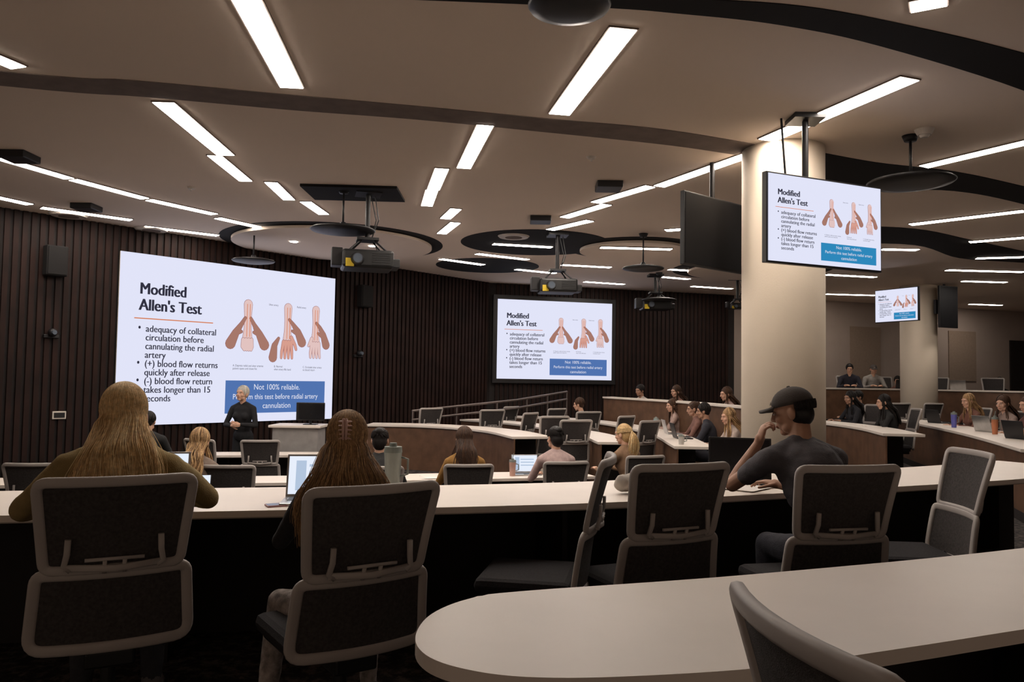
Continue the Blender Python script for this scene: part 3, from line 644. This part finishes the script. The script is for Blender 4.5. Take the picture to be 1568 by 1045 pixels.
student((2.9,8.3,-.5),60,shirt=(.025,.025,.03),hair='bun',hc='black',skin='tan')
student((5.95,13.7,0),100,shirt=(.02,.02,.025),hair='long',hc='black',sc=.92,skin='tan')
student((6.6,14.9,0),100,shirt=(.03,.03,.04),hair='short',hc='black',sc=.92,skin='tan',female=False)
student((5.7,11.9,0),80,shirt=(.02,.02,.02),hair='long',hc='black',sc=.9)
student((7.35,12.6,0),95,shirt=(.16,.07,.05),hair='long',hc='darkblond',sc=.92)
student((7.1,11.3,0),95,shirt=(.28,.2,.17),hair='long',hc='brown',sc=.92,hyaw=20)
student((7.0,10.6,0),90,shirt=(.10,.04,.035),hair='pony',hc='brown',sc=.92)
student((8.35,19.7,.55),160,shirt=(.02,.02,.03),hair='short',hc='black',female=False,sc=.97)
student((9.0,19.9,.55),170,shirt=(.3,.28,.26),hair='cap',hc='brown',female=False,sc=.97)
student((9.8,20.2,.3),150,shirt=(.18,.08,.06),hair='short',hc='black',sc=.95)
student((12.0,19.6,.3),150,shirt=(.02,.02,.02),hair='long',hc='black',sc=.95)
person('lecturer',(-4.12,12.3,-.5),172,shirt=(.012,.012,.014),pants=(.012,.012,.014),hair='short',hc='silver',stand=True,det=1,lean=.0,hpitch=4,hyaw=-12,sc=.985,
    arms={-1:(-.05,.20,1.12,(-1,-.4,-.8),(0,-1,.3),(.8,.4,.2),.5),1:(.07,.22,1.10,(1,-.4,-.8),(0,-1,.2),(-.8,.4,.1),.5)})

# ---------------------------------------------------------------- desk items
E_lap=emat('laptop_screen_glow',(.80,.86,.97),1.0)
def laptop(x,y,z,yaw,dark=False,openang=105,s=1.):
    e=empty('laptop',(x,y,z),math.radians(yaw),s); bm=bmesh.new()
    box(bm,(0,-.11,.008),(.32,.22,.014),0,None,.004); box(bm,(0,-.085,.0155),(.27,.10,.002),1); box(bm,(0,-.18,.0155),(.1,.06,.001),1)
    a=math.radians(openang-90); R=Matrix.Rotation(-a,3,'X'); c=V((0,.002,.012))+R@V((0,0,.107))
    box(bm,c,(.32,.007,.215),0,R,.003); box(bm,c+R@V((0,-.0042,.002)),(.30,.001,.19),2,R)
    if not dark:
        for k in range(3): box(bm,c+R@V((.03,-.0050,.05-.035*k)),(.16,.0008,.012),3,R)
        box(bm,c+R@V((-.09,-.0050,.0)),(.05,.0008,.15),3,R)
    obj('body',bm,[M_plast if dark else M_alu,M_plast,mat('tv_glass',(.01,.01,.012),.12) if dark else E_lap,emat('laptop_ui',(.5,.62,.8),.9)],e)
laptop(-1.78,4.02,.74,14); laptop(-.96,4.03,.74,8); laptop(1.45,5.06,.74,-15,True,100,1.2)
laptop(.18,9.5,.24,10); laptop(-.55,9.1,.24,10,True); laptop(2.4,12.3,.55,90); laptop(2.35,11.4,.55,90,True)
laptop(7.0,13.2,.74,100,True); laptop(6.45,10.9,.74,100); laptop(6.0,9.5,.74,100,True); laptop(9.3,18.95,1.27,170,True); laptop(10.2,18.2,1.27,140)
def phone(x,y,z,yaw,lit=False,R=None):
    bm=bmesh.new(); box(bm,(0,0,.004),(.075,.15,.008),0,None,.003); box(bm,(0,0,.0083),(.068,.142,.0008),1)
    o=obj('smartphone',bm,[mat('phone_case_pink' if not lit else 'phone_case_black',(.4,.2,.2) if not lit else (.02,.02,.02),.4),E_lap if lit else mat('tv_glass',(.01,.01,.012),.12)]); o.location=(x,y,z); o.rotation_euler=R or (0,0,math.radians(yaw))
phone(-1.08,3.82,.74,-60); phone(-1.50,3.92,.80,0,True,(math.radians(50),0,.3))
def tumbler(x,y,z,col,h=.23,r=.042,straw=False,name='insulated_tumbler'):
    bm=bmesh.new(); cone(bm,(x,y,z),(x,y,z+h*.8),r*.8,r,0,32); cone(bm,(x,y,z+h*.8),(x,y,z+h*.92),r*1.05,r*.98,1,32); cone(bm,(x,y,z+h*.92),(x,y,z+h),r*.45,r*.4,1,24)
    sweep(bm,[V((x+r*.95,y,z+h*.7)),V((x+r*1.7,y,z+h*.66)),V((x+r*1.7,y,z+h*.35)),V((x+r*.9,y,z+h*.3))],.006,.008,mi=1)
    if straw: cone(bm,(x,y,z+h),(x+.01,y,z+h+.06),.004,.004,1,8)
    obj(name,bm,[mat('tumbler_%.1f%.1f%.1f'%col,col,.35,metal=.2),mat('tumbler_lid',(.22,.25,.23),.5)])
tumbler(-.64,4.38,.74,(.33,.36,.33),.26,.048)
tumbler(.03,9.25,.24,(.5,.3,.25),.2,.04,True,'iced_drink_cup'); tumbler(.4,9.72,.24,(.5,.45,.4),.12,.035,False,'coffee_cup')
tumbler(2.2,9.9+.4,.55,(.5,.48,.45),.13,.04,False,'coffee_cup'); tumbler(2.4,13.2,.55,(.2,.5,.6),.22); tumbler(6.6,11.9,.74,(.15,.15,.5),.24); tumbler(6.3,10.4,.74,(.55,.2,.1),.24,.04,True,'iced_drink_cup'); tumbler(5.95,9.2,.74,(.6,.3,.15),.16,.04,True,'iced_drink_cup')
def papers(x,y,z,yaw):
    bm=bmesh.new()
    for k in range(4): box(bm,(k*.01,-k*.006,.002+.002*k),(.21,.29,.0015),0,Matrix.Rotation(.08*k,3,'Z'))
    o=obj('paper_sheets',bm,mat('paper',(.75,.7,.66),.8,var=.03)); o.location=(x,y,z); o.rotation_euler=(0,0,math.radians(yaw))
papers(1.38,4.72,.74,-55); papers(-.9,9.0,.24,10)
bm=bmesh.new(); cap(bm,(.62,4.40,.80),(.86,4.50,.80),.05,.06); ell(bm,(.74,4.43,.79),(.13,.08,.05)); o=obj('white_tote_bag',bm,mat('bag_cloth',(.5,.45,.4),.9)); remesh(o,.01,4,.03)

# ---------------------------------------------------------------- world + camera
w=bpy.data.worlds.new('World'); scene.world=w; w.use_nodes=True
w.node_tree.nodes['Background'].inputs['Color'].default_value=(1,.76,.59,1); w.node_tree.nodes['Background'].inputs['Strength'].default_value=.33  # warm ambient fill, added to brighten the room through its open back
cd=bpy.data.cameras.new('Camera'); cam=bpy.data.objects.new('Camera',cd); COL.objects.link(cam); scene.camera=cam
cd.sensor_width=36; cd.lens=28.0; cd.clip_start=.05; cd.clip_end=200
cam.matrix_world=Matrix.Translation((0,0,1.36))@(Matrix.Rotation(math.radians(90+2.72),4,'X')@Matrix.Rotation(.016,4,'Z'))
